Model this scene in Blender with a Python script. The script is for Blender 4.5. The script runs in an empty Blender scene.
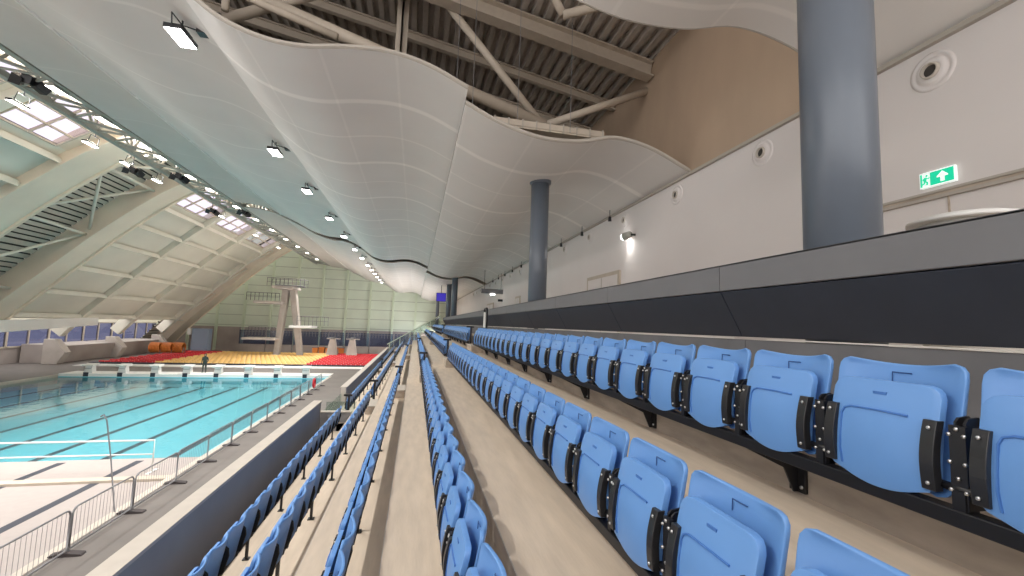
import bpy, bmesh, math, random
from mathutils import Vector, Matrix
random.seed(7)
S = bpy.context.scene
COL = S.collection
PI = math.pi

# ------------------------------------------------------------------ camera
# world: X across the stand (towards the concourse), Y along the rows, Z up; the eye is the origin
cam_d = bpy.data.cameras.new('camera'); cam = bpy.data.objects.new('camera', cam_d); COL.objects.link(cam)
f, vx, vy, hs = 430.0, 415.0, 323.0, 0.035
yv = Vector((vx - 512, -(vy - 288), f)).normalized()
zv = yv.cross(Vector((1, -hs, 0))).normalized()
if zv.y < 0: zv = -zv
xv = zv.cross(yv).normalized()
if xv.x < 0: xv = -xv
right = Vector((xv.x, yv.x, zv.x)); up = Vector((xv.y, yv.y, zv.y)); fwd = Vector((xv.z, yv.z, zv.z))
M = Matrix((right, up, -fwd)).transposed().to_4x4()
cam.matrix_world = M
cam_d.sensor_width = 36; cam_d.lens = 36 * f / 1024; cam_d.clip_start = 0.05; cam_d.clip_end = 500
S.camera = cam

# ------------------------------------------------------------------ world, exposure
S.view_settings.view_transform = 'Standard'; S.view_settings.look = 'None'
S.view_settings.gamma = 1; S.view_settings.use_curve_mapping = False
S.view_settings.exposure = 0.36
S.cycles.use_denoising = True
S.cycles.max_bounces = 8; S.cycles.diffuse_bounces = 5; S.cycles.transparent_max_bounces = 12
S.cycles.sample_clamp_indirect = 4
w = bpy.data.worlds.new('sky'); S.world = w; w.use_nodes = True
w.node_tree.nodes['Background'].inputs[0].default_value = (1.0, 0.97, 0.95, 1)
w.node_tree.nodes['Background'].inputs[1].default_value = 2.15

LAMP_STAND, LAMP_POOL, LAMP_WALL, ROOF_FILL = 225.0, 290.0, 12.0, 650.0

# ------------------------------------------------------------------ materials
def mat(name, col, rough=.5, metal=0, spec=.5, noise=0, nscale=5, bump=0, bscale=60, emit=None, es=0, stretch=None):
    m = bpy.data.materials.new(name); m.use_nodes = True
    nt = m.node_tree; b = nt.nodes['Principled BSDF']
    b.inputs['Base Color'].default_value = (*col, 1); b.inputs['Roughness'].default_value = rough
    b.inputs['Metallic'].default_value = metal; b.inputs['Specular IOR Level'].default_value = spec
    if emit: b.inputs['Emission Color'].default_value = (*emit, 1); b.inputs['Emission Strength'].default_value = es
    tc = nt.nodes.new('ShaderNodeTexCoord'); src = tc.outputs['Object']
    if stretch:
        mp = nt.nodes.new('ShaderNodeMapping'); mp.inputs['Scale'].default_value = stretch
        nt.links.new(src, mp.inputs[0]); src = mp.outputs[0]
    if noise:
        n = nt.nodes.new('ShaderNodeTexNoise'); n.inputs['Scale'].default_value = nscale; n.inputs['Detail'].default_value = 6
        r = nt.nodes.new('ShaderNodeMapRange'); r.inputs[3].default_value = 1 - noise; r.inputs[4].default_value = 1 + noise
        r.inputs[1].default_value = .3; r.inputs[2].default_value = .7
        mx = nt.nodes.new('ShaderNodeVectorMath'); mx.operation = 'SCALE'; mx.inputs[0].default_value = col
        nt.links.new(src, n.inputs[0]); nt.links.new(n.outputs[0], r.inputs[0]); nt.links.new(r.outputs[0], mx.inputs['Scale'])
        nt.links.new(mx.outputs[0], b.inputs['Base Color'])
    if bump:
        n2 = nt.nodes.new('ShaderNodeTexNoise'); n2.inputs['Scale'].default_value = bscale
        bp = nt.nodes.new('ShaderNodeBump'); bp.inputs['Strength'].default_value = bump; bp.inputs['Distance'].default_value = .01
        nt.links.new(src, n2.inputs[0]); nt.links.new(n2.outputs[0], bp.inputs['Height']); nt.links.new(bp.outputs[0], b.inputs['Normal'])
    return m

def seam_mat(name, col, seams, rough=.55, noise=.03):
    """seams: list of (axis, period, offset, halfwidth, brightness)"""
    m = mat(name, col, rough, noise=noise, nscale=.6)
    nt = m.node_tree; b = nt.nodes['Principled BSDF']
    link = b.inputs['Base Color'].links[0]; cur = link.from_socket
    tc = nt.nodes.new('ShaderNodeTexCoord'); sp = nt.nodes.new('ShaderNodeSeparateXYZ'); nt.links.new(tc.outputs['Object'], sp.inputs[0])
    for ax, per, off, hw, br in seams:
        a = nt.nodes.new('ShaderNodeMath'); a.operation = 'SUBTRACT'; a.inputs[1].default_value = off - per / 2
        mo = nt.nodes.new('ShaderNodeMath'); mo.operation = 'FLOORED_MODULO'; mo.inputs[1].default_value = per
        s = nt.nodes.new('ShaderNodeMath'); s.operation = 'SUBTRACT'; s.inputs[1].default_value = per / 2
        ab = nt.nodes.new('ShaderNodeMath'); ab.operation = 'ABSOLUTE'
        mr = nt.nodes.new('ShaderNodeMapRange'); mr.inputs[1].default_value = hw * .6; mr.inputs[2].default_value = hw * 1.3
        mr.inputs[3].default_value = br; mr.inputs[4].default_value = 1
        nt.links.new(sp.outputs[ax], a.inputs[0]); nt.links.new(a.outputs[0], mo.inputs[0]); nt.links.new(mo.outputs[0], s.inputs[0])
        nt.links.new(s.outputs[0], ab.inputs[0]); nt.links.new(ab.outputs[0], mr.inputs[0])
        sc = nt.nodes.new('ShaderNodeVectorMath'); sc.operation = 'SCALE'
        nt.links.new(cur, sc.inputs[0]); nt.links.new(mr.outputs[0], sc.inputs['Scale']); cur = sc.outputs[0]
    nt.links.new(cur, b.inputs['Base Color'])
    return m

def glass_mat(name, tint, gloss=.12):
    m = bpy.data.materials.new(name); m.use_nodes = True; nt = m.node_tree; nt.nodes.clear()
    o = nt.nodes.new('ShaderNodeOutputMaterial'); t = nt.nodes.new('ShaderNodeBsdfTransparent'); t.inputs[0].default_value = (*tint, 1)
    g = nt.nodes.new('ShaderNodeBsdfGlossy'); g.inputs['Roughness'].default_value = .05
    x = nt.nodes.new('ShaderNodeMixShader'); x.inputs[0].default_value = gloss
    nt.links.new(t.outputs[0], x.inputs[1]); nt.links.new(g.outputs[0], x.inputs[2]); nt.links.new(x.outputs[0], o.inputs[0])
    return m

def lin(r, g, b):
    return tuple(((c / 255) / 12.92 if c / 255 <= .04045 else ((c / 255 + .055) / 1.055) ** 2.4) for c in (r, g, b))

m_blue = mat('blue_plastic', (.135, .305, .64), .38, noise=.03, nscale=3, bump=.02, bscale=200)
m_black = mat('black_metal', (.012, .012, .014), .38)
m_blackp = mat('black_plate', (.022, .022, .024), .3, bump=.03)
m_steel = mat('zinc_bolt', (.7, .7, .7), .3, 1)
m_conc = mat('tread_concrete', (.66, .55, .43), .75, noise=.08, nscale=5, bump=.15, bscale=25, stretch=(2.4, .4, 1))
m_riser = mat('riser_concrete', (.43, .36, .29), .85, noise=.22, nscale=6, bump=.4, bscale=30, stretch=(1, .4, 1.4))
m_para = mat('parapet_concrete', (.30, .29, .29), .8, noise=.06, nscale=1.4)
m_cap = mat('pale_coping', (.50, .45, .39), .7, noise=.05)
m_deck = mat('pool_deck_tiles', (.15, .133, .122), .6, noise=.1, nscale=1.2)
m_deskt = mat('desk_fascia_grey', (.165, .165, .172), .6, noise=.04, nscale=3)
m_deskd = mat('desk_panel_dark', (.026, .033, .050), .5, noise=.08, nscale=4)
m_lowg = mat('plinth_grey', (.15, .15, .158), .7, noise=.1, nscale=4)
m_gap = mat('pale_reflection_batten', (.75, .72, .66), .5)  # pale colour standing for light reflected in the desk gap
m_wall = mat('white_wall', (.70, .655, .635), .7, noise=.03, nscale=.5)
m_beige = mat('timber_liner', (.45, .335, .24), .75, noise=.1, nscale=.8, stretch=(1, 1, .4))
m_col = mat('column_paint', (.115, .135, .165), .3, noise=.05, nscale=2)
m_ceil = seam_mat('ceiling_membrane', (.70, .665, .63), [(1, 4.1, 10.6, .10, 1.2), (1, 4.1, 12.6, .05, 1.12), (0, 1.45, .8, .03, 1.07)])
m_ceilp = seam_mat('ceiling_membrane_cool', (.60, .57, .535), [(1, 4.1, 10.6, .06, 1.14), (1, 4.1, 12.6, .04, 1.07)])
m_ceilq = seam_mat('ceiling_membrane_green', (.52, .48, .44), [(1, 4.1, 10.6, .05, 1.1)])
m_lip = mat('membrane_edge', (.42, .38, .33), .6)
m_roof = mat('roof_deck', (.45, .405, .36), .6, noise=.08)
m_beam = mat('roof_steel', (.50, .43, .35), .55, noise=.05)
m_arch = mat('arch_steel', (.68, .65, .56), .5, noise=.05, nscale=.7)
m_arch2 = mat('arch_panel', (.74, .64, .52), .6, noise=.06, nscale=.4)
m_panel = mat('liner_panel', (.68, .65, .56), .6, noise=.1, nscale=.15)
m_slat = mat('slatted_deck', (.50, .45, .38), .5, noise=.06)
m_dark = mat('dark_void', (.05, .045, .04), .9)
m_truss = mat('truss_steel', (.33, .33, .29), .5)
m_green = seam_mat('green_cladding', lin(202, 212, 194), [(2, 1.65, .35, .05, .55)], rough=.55, noise=.04)
m_gpost = mat('green_post', lin(198, 210, 186), .5)
m_white = mat('white_paint', (.78, .77, .74), .45)
m_galv = mat('galvanised_tube', (.27, .27, .28), .4, .5)
m_rubber = mat('rubber_foot', (.06, .05, .05), .8)
m_pale = mat('raised_floor', (.36, .315, .295), .6, noise=.03)
m_line = mat('lane_line', (.03, .035, .05), .6)
m_sky = glass_mat('skylight_glass', (.42, .39, .47), .05)
m_win = glass_mat('window_glass', (.24, .25, .33), .1)
m_clear = glass_mat('balustrade_glass', (.8, .86, .84), .1)
m_grille = glass_mat('blue_mesh', (.6, .66, .8), .02)
m_lamp = mat('lamp_lens', (1, 1, 1), .3, emit=(1, .98, .95), es=14)
m_lampt = mat('truss_lamp_lens', (1, 1, 1), .3, emit=(1, .97, .9), es=9)
m_red = mat('red_float', lin(205, 40, 50), .45)
m_yel = mat('yellow_float', lin(240, 195, 120), .45)
m_orange = mat('orange_plastic', lin(205, 120, 50), .5)
m_sgreen = mat('sign_green', (.0, .42, .22), .4, emit=(.0, .75, .42), es=.45)
m_swhite = mat('sign_white', (.85, .9, .88), .4, emit=(.9, 1, .96), es=.4)
m_screen = mat('screen_blue', (.03, .02, .3), .3, emit=(.05, .03, .5), es=.5)
m_skin = mat('skin', (.5, .3, .22), .5); m_cloth = mat('dark_clothing', (.03, .05, .045), .8); m_hair = mat('hair', (.02, .015, .01), .7)
m_tile = mat('pool_wall_tile', lin(120, 200, 215), .3)
m_conc2 = mat('tower_concrete', (.47, .42, .38), .8, noise=.08, nscale=1.5)
m_plinth = mat('plinth_concrete', (.36, .315, .29), .8, noise=.12, nscale=.5)

# pool floor and water
m_pfloor = mat('pool_floor', lin(112, 172, 182), .5, noise=.05, nscale=.5)
m_water = bpy.data.materials.new('water'); m_water.use_nodes = True
nt = m_water.node_tree; nt.nodes.clear()
o = nt.nodes.new('ShaderNodeOutputMaterial'); tr = nt.nodes.new('ShaderNodeBsdfTransparent'); tr.inputs[0].default_value = (.74, .91, .93, 1)
gl = nt.nodes.new('ShaderNodeBsdfGlossy'); gl.inputs['Roughness'].default_value = .03
lw = nt.nodes.new('ShaderNodeFresnel'); lw.inputs[0].default_value = 1.33
bp = nt.nodes.new('ShaderNodeBump'); bp.inputs['Strength'].default_value = .12; bp.inputs['Distance'].default_value = .06
nz = nt.nodes.new('ShaderNodeTexNoise'); nz.inputs['Scale'].default_value = 1.6; nz.inputs['Detail'].default_value = 3
tc = nt.nodes.new('ShaderNodeTexCoord'); mx = nt.nodes.new('ShaderNodeMixShader')
nt.links.new(tc.outputs['Object'], nz.inputs[0]); nt.links.new(nz.outputs[0], bp.inputs['Height'])
nt.links.new(bp.outputs[0], gl.inputs['Normal']); nt.links.new(lw.outputs[0], mx.inputs[0])
nt.links.new(tr.outputs[0], mx.inputs[1]); nt.links.new(gl.outputs[0], mx.inputs[2]); nt.links.new(mx.outputs[0], o.inputs[0])

# ------------------------------------------------------------------ mesh helpers
class MB:
    def __init__(s): s.v = []; s.f = []; s.m = []; s.mats = []; s.sm = []
    def mi(s, m):
        if m not in s.mats: s.mats.append(m)
        return s.mats.index(m)
    def add(s, vs, fs, m, smooth=False):
        k = len(s.v); s.v += [tuple(v) for v in vs]; i = s.mi(m)
        for q in fs: s.f.append([a + k for a in q]); s.m.append(i); s.sm.append(smooth)
        return s
    def box(s, x0, x1, y0, y1, z0, z1, m):
        vs = [(x, y, z) for z in (z0, z1) for y in (y0, y1) for x in (x0, x1)]
        return s.add(vs, [(0, 2, 3, 1), (4, 5, 7, 6), (0, 1, 5, 4), (2, 6, 7, 3), (0, 4, 6, 2), (1, 3, 7, 5)], m)
    def prism(s, pts, axis, a, b, m):
        """closed polygon pts in the two other axes, extruded along axis from a to b"""
        def P(p, t):
            return {0: (t, p[0], p[1]), 1: (p[0], t, p[1]), 2: (p[0], p[1], t)}[axis]
        n = len(pts); vs = [P(p, a) for p in pts] + [P(p, b) for p in pts]
        fs = [tuple(range(n))[::-1], tuple(range(n, 2 * n))] + [(i, (i + 1) % n, n + (i + 1) % n, n + i) for i in range(n)]
        return s.add(vs, fs, m)
    def tube(s, pts, r, m, n=8, closed=False, r1=None):
        pts = [Vector(p) for p in pts]; rings = []; N = len(pts)
        vs = []; fs = []; last = None
        for i, p in enumerate(pts):
            if closed: d = pts[(i + 1) % N] - pts[i - 1]
            else: d = pts[min(i + 1, N - 1)] - pts[max(i - 1, 0)]
            d.normalize()
            ref = last if last is not None else (Vector((0, 0, 1)) if abs(d.z) < .9 else Vector((1, 0, 0)))
            a = (ref - d * ref.dot(d))
            if a.length < 1e-5: a = d.orthogonal()
            a.normalize(); last = a; b = d.cross(a)
            rr = r if r1 is None else r + (r1 - r) * i / (N - 1)
            for k in range(n):
                t = 2 * PI * k / n; vs.append(p + a * math.cos(t) * rr + b * math.sin(t) * rr)
        for i in range(N if closed else N - 1):
            j = (i + 1) % N
            for k in range(n): fs.append((i * n + k, i * n + (k + 1) % n, j * n + (k + 1) % n, j * n + k))
        if not closed: fs += [tuple(range(n))[::-1], tuple(range((N - 1) * n, N * n))]
        return s.add(vs, fs, m, n > 6)
    def bar(s, p, q, w, h, m):
        """rectangular bar between two points, w sideways and h up"""
        p = Vector(p); q = Vector(q); d = (q - p).normalized()
        u = Vector((0, 0, 1)) if abs(d.z) < .95 else Vector((1, 0, 0))
        a = d.cross(u).normalized() * w / 2; b = a.cross(d).normalized() * h / 2
        vs = [e + i * a + j * b for e in (p, q) for i, j in ((-1, -1), (1, -1), (1, 1), (-1, 1))]
        return s.add(vs, [(0, 1, 2, 3), (7, 6, 5, 4), (0, 4, 5, 1), (1, 5, 6, 2), (2, 6, 7, 3), (3, 7, 4, 0)], m)
    def lathe(s, prof, m, c=(0, 0, 0), axis=2, n=24):
        vs = []; fs = []
        for r, h in prof:
            for k in range(n):
                t = 2 * PI * k / n; a, b = r * math.cos(t), r * math.sin(t)
                p = {2: (a, b, h), 0: (h, a, b), 1: (a, h, b)}[axis]
                vs.append((p[0] + c[0], p[1] + c[1], p[2] + c[2]))
        for i in range(len(prof) - 1):
            for k in range(n): fs.append((i * n + k, i * n + (k + 1) % n, (i + 1) * n + (k + 1) % n, (i + 1) * n + k))
        return s.add(vs, fs, m, True)
    def build(s, name, parent=None, loc=None, bevel=0):
        me = bpy.data.meshes.new(name); me.from_pydata(s.v, [], s.f)
        for m in s.mats: me.materials.append(m)
        me.polygons.foreach_set('material_index', s.m); me.polygons.foreach_set('use_smooth', s.sm)
        bm = bmesh.new(); bm.from_mesh(me); bmesh.ops.recalc_face_normals(bm, faces=bm.faces); bm.to_mesh(me); bm.free()
        o = bpy.data.objects.new(name, me); COL.objects.link(o)
        if parent: o.parent = parent
        if loc: o.location = loc
        if bevel:
            b = o.modifiers.new('bevel', 'BEVEL'); b.width = bevel; b.segments = 2; b.limit_method = 'ANGLE'
        return o

def tag(o, label=None, cat=None, group=None, kind=None):
    if label: o['label'] = label
    if cat: o['category'] = cat
    if group: o['group'] = group
    if kind: o['kind'] = kind
    return o
def thing(name, label, cat, loc=(0, 0, 0), rz=0, group=None):
    o = bpy.data.objects.new(name, None); COL.objects.link(o); o.location = loc; o.rotation_euler.z = rz; o.empty_display_size = .1
    return tag(o, label, cat, group)
def struct(mb, name, label=None, cat=None, **k):
    o = mb.build(name, **k); o['kind'] = 'structure'
    o['label'] = label or name.replace('_', ' '); o['category'] = cat or name.split('_')[0]
    return o
def dup(root, loc=None, rz=None, label=None, group=None):
    r = root.copy(); COL.objects.link(r)
    if loc is not None: r.location = loc
    if rz is not None: r.rotation_euler.z = rz
    if label: r['label'] = label
    if group: r['group'] = group
    for ch in list(root.children):
        c = ch.copy(); COL.objects.link(c); c.parent = r
        for g in list(ch.children):
            d = g.copy(); COL.objects.link(d); d.parent = c
    return r
ORD = ['', 'first', 'second', 'third', 'fourth', 'fifth', 'sixth', 'seventh', 'eighth', 'ninth', 'tenth', 'eleventh', 'twelfth', 'thirteenth',
       'fourteenth', 'fifteenth', 'sixteenth', 'seventeenth', 'eighteenth', 'nineteenth', 'twentieth']
def nth(n):
    if n <= 20: return ORD[n]
    return f"{n}{'st' if n % 10 == 1 else 'nd' if n % 10 == 2 else 'rd' if n % 10 == 3 else 'th'}"

# ================================================================== STRUCTURE
DECK, WATER = -5.40, -5.62
POOL_R, POOL_L, POOL_E, EDGE = -7.75, -29.4, 44.6, 19.9
WALL_Y, STAND_Y = 78.0, 46.0
ROWX = [1.93 - .76 * k for k in range(6)]
TOPZ = [-.10 - .46 * k for k in range(6)]
FLZ = [z - .77 for z in TOPZ]
NOSE = [x + .20 for x in ROWX]          # riser plane behind each row

# terrace: one stepped concrete body, treads and risers
mb = MB()
for k in range(6):
    x0 = NOSE[k + 1] if k < 5 else -2.47
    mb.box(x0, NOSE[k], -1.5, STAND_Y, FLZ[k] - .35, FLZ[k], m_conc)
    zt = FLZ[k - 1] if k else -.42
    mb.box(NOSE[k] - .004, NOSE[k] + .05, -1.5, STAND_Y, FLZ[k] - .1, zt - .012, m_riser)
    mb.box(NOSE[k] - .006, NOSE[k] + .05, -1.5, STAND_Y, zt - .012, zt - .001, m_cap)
mb.box(-2.47, 2.4, STAND_Y - .1, STAND_Y, DECK, FLZ[5] - .35, m_para)
struct(mb, 'floor_terrace', 'stepped concrete terrace carrying the seat rows', 'floor')
struct(MB().box(NOSE[0] + .004, 6.0, -1.5, WALL_Y, -.62, -.42, m_conc), 'floor_concourse', 'concourse floor behind the desks', 'floor')

# pool hall floor
mb = MB()
mb.box(POOL_R, -2.67, -1.5, WALL_Y, DECK - .3, DECK, m_deck)
mb.box(POOL_L, POOL_R, POOL_E + 2.2, WALL_Y, DECK - .3, DECK, m_deck)
mb.box(-40, POOL_L, -1.5, WALL_Y, DECK - .3, DECK, m_deck)
mb.box(POOL_R, POOL_R + .22, -1.5, POOL_E, DECK, DECK + .012, m_cap)
struct(mb, 'floor', 'grey tiled pool deck', 'floor')
struct(MB().box(POOL_L, POOL_R, -1.5, EDGE, WATER - .3, WATER + .02, m_pale), 'floor_raised', 'pale raised floor over near end of the pool', 'floor')
mb = MB()
mb.box(POOL_L, POOL_R, EDGE, POOL_E + .3, WATER - .75, WATER - .55, m_pfloor)
mb.box(POOL_L, POOL_R, EDGE - .05, EDGE, WATER - .7, WATER, m_tile)
mb.box(POOL_L, POOL_R, POOL_E, POOL_E + .1, WATER - .7, WATER + .05, m_tile)
mb.box(POOL_L + .005, POOL_L + .06, EDGE, POOL_E, WATER - .7, DECK + .01, m_cap)
mb.box(POOL_R - .06, POOL_R - .005, EDGE, POOL_E, WATER - .7, DECK + .005, m_tile)
struct(mb, 'floor_pool_basin', 'turquoise tiled pool basin', 'floor')
LANES = [-9.95 - 2.5 * i for i in range(8)]
mb = MB()
for x in LANES:
    mb.box(x - .13, x + .13, -1.5, EDGE - .3, WATER + .02, WATER + .026, m_line)
    mb.box(x - .15, x + .15, EDGE, POOL_E - 2, WATER - .55, WATER - .545, m_line)
    mb.box(x - .6, x + .6, POOL_E - 2.15, POOL_E - 1.9, WATER - .55, WATER - .545, m_line)
o = struct(mb, 'floor_lane_marking', 'black lane lines on the pool floor', 'marking')
o = MB().add([(POOL_L, EDGE, WATER), (POOL_R, EDGE, WATER), (POOL_R, POOL_E, WATER), (POOL_L, POOL_E, WATER)], [(0, 1, 2, 3)], m_water).build('pool_water')
tag(o, 'calm turquoise water of the swimming pool', 'water', kind='stuff')

# far bulkhead with starting blocks
struct(MB().box(POOL_L, POOL_R, POOL_E + .1, POOL_E + 2.2, WATER - .7, DECK + .06, m_white), 'floor_bulkhead', 'white bulkhead across far end of the pool', 'floor')
def block():
    t = thing('starting_block', '', 'starting block', (0, 0, 0), group='starting blocks along the far end of the pool')
    MB().prism([(-.32, .0), (-.24, .62), (.24, .62), (.32, 0)], 1, .12, .62, m_white).build('pedestal', t)
    MB().prism([(-.02, .62), (-.04, .74), (.75, .84), (.78, .66)], 0, -.4, .4, m_white).build('platform', t)
    tile = MB().box(-.19, .19, -.13, -.1, -.5, .12, m_line).build('marker_tile', t); tile['label'] = 'dark tile under the block'
    MB().tube([(-.3, .05, .6), (-.3, -.05, .45), (.3, -.05, .45), (.3, .05, .6)], .02, m_galv, 6).build('hand_grip', t)
    return t
bk = None
for i, x in enumerate(LANES):
    lab = f'white starting block on far bulkhead, {nth(i + 1)} counting from the stand side'
    if bk is None: bk = block(); bk.location = (x, POOL_E + .22, DECK + .06); bk['label'] = lab
    else: dup(bk, (x, POOL_E + .22, DECK + .06), label=lab)

# right wall, upper liner wall
mb = MB()
DOORS = [(11.9, 14.4), (19.5, 21.0), (24.6, 25.8), (33.5, 36.5)]
mb.box(6.0, 6.2, -1.5, WALL_Y, -.5, 3.64, m_wall)
struct(mb, 'wall_right', 'tall white concourse wall with round air nozzles', 'wall')
struct(MB().box(6.0, 6.2, -1.5, WALL_Y, 3.64, 8.2, m_beige), 'wall_right_upper', 'brown liner wall of the roof void', 'wall')
mb = MB()
mb.box(5.93, 6.0, -1.5, WALL_Y, 3.60, 3.66, m_lip)
struct(mb, 'trim_1', 'thin trim where ceiling meets white wall', 'trim')
mb = MB(); mb.box(5.955, 6.0, -1.5, 4.6, 1.69, 1.725, m_lip); mb.box(5.97, 6.0, -1.5, 4.6, 1.725, 1.76, m_riser); mb.box(5.955, 6.0, -1.5, 4.6, 1.76, 1.79, m_lip)
mb.box(5.985, 6.0, 3.67, 3.685, .2, 1.69, m_riser)
struct(mb, 'trim_2', 'grey double rail strip along white wall', 'trim')
for i, (a, b) in enumerate(DOORS):
    mb = MB(); mb.box(5.94, 6.0, a, b, -.42, 1.82, m_beam if i != 9 else m_wall)
    mb.box(5.93, 5.95, a + .12, b - .12, -.4, 1.7, m_wall); mb.box(5.925, 5.95, (a + b) / 2 - .02, (a + b) / 2 + .02, -.4, 1.7, m_lip)
    d = struct(mb, f'door_{i + 1}', 'pale grey double door in the white concourse wall', 'door')
    MB().tube([(5.90, (a + b) / 2 - .1, .5), (5.90, (a + b) / 2 - .1, .9)], .015, m_steel, 6).build('door_handle', d)

struct(MB().box(-40, 6.2, -1.8, -1.55, DECK - .3, .9, m_wall), 'wall_light_block', 'unseen low white wall added behind the viewer to cut light', 'wall')  # unseen wall added to cut light from behind, left open above
# far wall with posts
struct(MB().box(-40, 6.2, WALL_Y, WALL_Y + .3, -1.6, 14, m_green), 'wall_far', 'pale green panelled far wall', 'wall')
struct(MB().box(-40, 6.2, WALL_Y, WALL_Y + .35, DECK - .3, -1.6, m_plinth), 'wall_far_base', 'grey base of the far wall', 'wall')
for i in range(10):
    x = .0 - 3.88 * i
    struct(MB().box(x - .17, x + .17, WALL_Y - .32, WALL_Y, DECK, 14 if x > -30 else 6, m_gpost), f'trim_{i + 3}', 'pale green vertical post of the far wall', 'trim')

# ------------------------------------------------------------------ undulating ceiling
PQ = [(.78, 4.53), (1.51, 4.21), (2.39, 4.0), (3.29, 4.03), (4.12, 4.22), (4.98, 4.10), (6, 3.68)]
PP = [(-4.7, 6.12), (-4.25, 5.76), (-3.78, 5.45), (-3.13, 5.23), (-2.43, 5.18), (-1.62, 5.31), (-.78, 5.36), (.02, 5.2), (.81, 4.86)]
P1 = [(-11.0, 8.35), (-9.8, 7.82), (-8.6, 7.22), (-7.4, 6.85), (-6.4, 6.78), (-5.5, 6.52), (-4.7, 6.12)]
P0 = [(-14.3, 9.02), (-13.2, 9.0), (-12.0, 8.78), (-11.0, 8.35)]
def smooth(pts, sub=5):
    out = []
    P = [Vector(p) for p in pts]
    for i in range(len(P) - 1):
        a = P[i - 1] if i else P[i] * 2 - P[i + 1]; b = P[i]; c = P[i + 1]; d = P[i + 2] if i + 2 < len(P) else P[i + 1] * 2 - P[i]
        for k in range(sub):
            t = k / sub
            out.append(.5 * ((2 * b) + (c - a) * t + (2 * a - 5 * b + 4 * c - d) * t * t + (3 * b - a - 3 * c + d) * t ** 3))
    out.append(P[-1]); return out
def sheet(prof, y0, y1, m, name, label, th=.09):
    pr = smooth(prof); mb = MB(); n = len(pr)
    ny = max(2, int((y1 - y0) / 4))
    ys = [y0 + (y1 - y0) * j / ny for j in range(ny + 1)]
    vs = [(p.x, y, p.y) for y in ys for p in pr]
    mb.add(vs, [(j * n + i, j * n + i + 1, (j + 1) * n + i + 1, (j + 1) * n + i) for j in range(ny) for i in range(n - 1)], m, True)
    vs = [(p.x, y, p.y + th) for y in ys for p in pr]
    mb.add(vs, [(j * n + i, j * n + i + 1, (j + 1) * n + i + 1, (j + 1) * n + i) for j in range(ny) for i in range(n - 1)], m_lip, True)
    for y in (y0, y1):
        vs = [(p.x, y, p.y) for p in pr] + [(p.x, y, p.y + th) for p in pr]
        mb.add(vs, [(i, i + 1, n + i + 1, n + i) for i in range(n - 1)], m_lip)
    # rolled edge rims at the two ends of the sheet
    for y in (y0, y1):
        mb.tube([(p.x, y, p.y + th / 2) for p in pr], th * .55, m_lip, 6)
    for k in (0, n - 1):
        p = pr[k]; mb.add([(p.x, y0, p.y), (p.x, y1, p.y), (p.x, y1, p.y + th), (p.x, y0, p.y + th)], [(0, 1, 2, 3)], m_ceil)
    return struct(mb, name, label, 'ceiling')
segs = [(-1.5, 4.8, 'over the near seats'), (8.55, 37.3, 'over the middle of the stand'), (39.0, WALL_Y, 'at the far end')]
for y0, y1, wh in segs:
    sheet(PQ, y0, y1, m_ceil, 'ceiling', 'undulating pale ceiling strip beside the white wall ' + wh)
    sheet(PP, y0, y1, m_ceil, 'ceiling', 'undulating pale ceiling strip above the seats ' + wh)
    if y0 > 0:
        sheet(P1, y0, y1, m_ceilp, 'ceiling', 'undulating ceiling strip beside the row of lamps ' + wh)
        sheet(P0, y0, y1, m_ceilq, 'ceiling', 'outer ceiling strip beside the pool truss ' + wh)
        # bright folded seam between the outer strips
        struct(MB().tube([(-11.0, y0, 8.34), (-11.0, y1, 8.34)], .05, m_ceil, 6), 'trim_fold', 'pale fold line of the ceiling ' + wh, 'trim')

# roof void: corrugated deck, sloping down to the wall
mb = MB()
def roofz(x): return 7.45 + (6 - x) * .185
xs = []; x = 6.0
y = -1.5
# corrugations run along Y (down the hall)
n = 0
prof = []
x = 6.1
while x > -16:
    z = roofz(x)
    prof += [(x, z), (x - .13, z + .02), (x - .17, z + .17), (x - .27, z + .19)]; x -= .31
vs = [(p[0], yy, p[1]) for yy in (-1.5, WALL_Y) for p in prof]; N = len(prof)
mb.add(vs, [(i, i + 1, N + i + 1, N + i) for i in range(N - 1)], m_roof)
mb.add([(6.2, -1.5, 7.8), (6.2, WALL_Y, 7.8), (-16, WALL_Y, 12), (-16, -1.5, 12)], [(0, 1, 2, 3)], m_roof)
struct(mb, 'ceiling_roof_deck', 'dark corrugated roof deck above the ceiling gap', 'ceiling')

# void steelwork
def beamthing(name, label, a, b, w, h, round_=False, cat='beam', grp=None, m=None):
    mb = MB()
    if round_: mb.tube([a, b], w / 2, m or m_beam, 14)
    else:
        m_ = m or m_beam; a = Vector(a); b = Vector(b); d = (b - a)
        mb.bar(a, b, w, .04, m_); mb.bar(a + Vector((0, 0, h)), b + Vector((0, 0, h)), w, .04, m_); mb.bar(a + Vector((0, 0, h / 2)), b + Vector((0, 0, h / 2)), .05, h, m_)
    return tag(mb.build(name), label, cat, grp)
for i, (y_, dz, h_, w_) in enumerate([(7.0, .62, .42, .3), (10.2, .55, .4, .34), (12.4, .35, .22, .16), (14.4, .35, .26, .2), (18.5, .5, .35, .3), (24, .5, .35, .3), (31, .5, .35, .3), (37.6, .5, .35, .3)]):
    lab = ['steel roof beam above the near edge of the ceiling opening', 'wide steel roof beam crossing the middle of the ceiling opening',
           'slender steel purlin behind the wide roof beam', 'steel roof beam furthest back in the near ceiling opening', 'steel roof beam deep in the dark roof void',
           'steel roof beam hidden deep above the middle ceiling', 'steel roof beam before the far ceiling gap', 'steel roof beam over the far ceiling gap'][i]
    beamthing('roof_beam', lab, (5.95, y_, roofz(5.95) - dz), (-14, y_, roofz(-14) - dz), w_, h_, grp='roof beams in the void')
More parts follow.
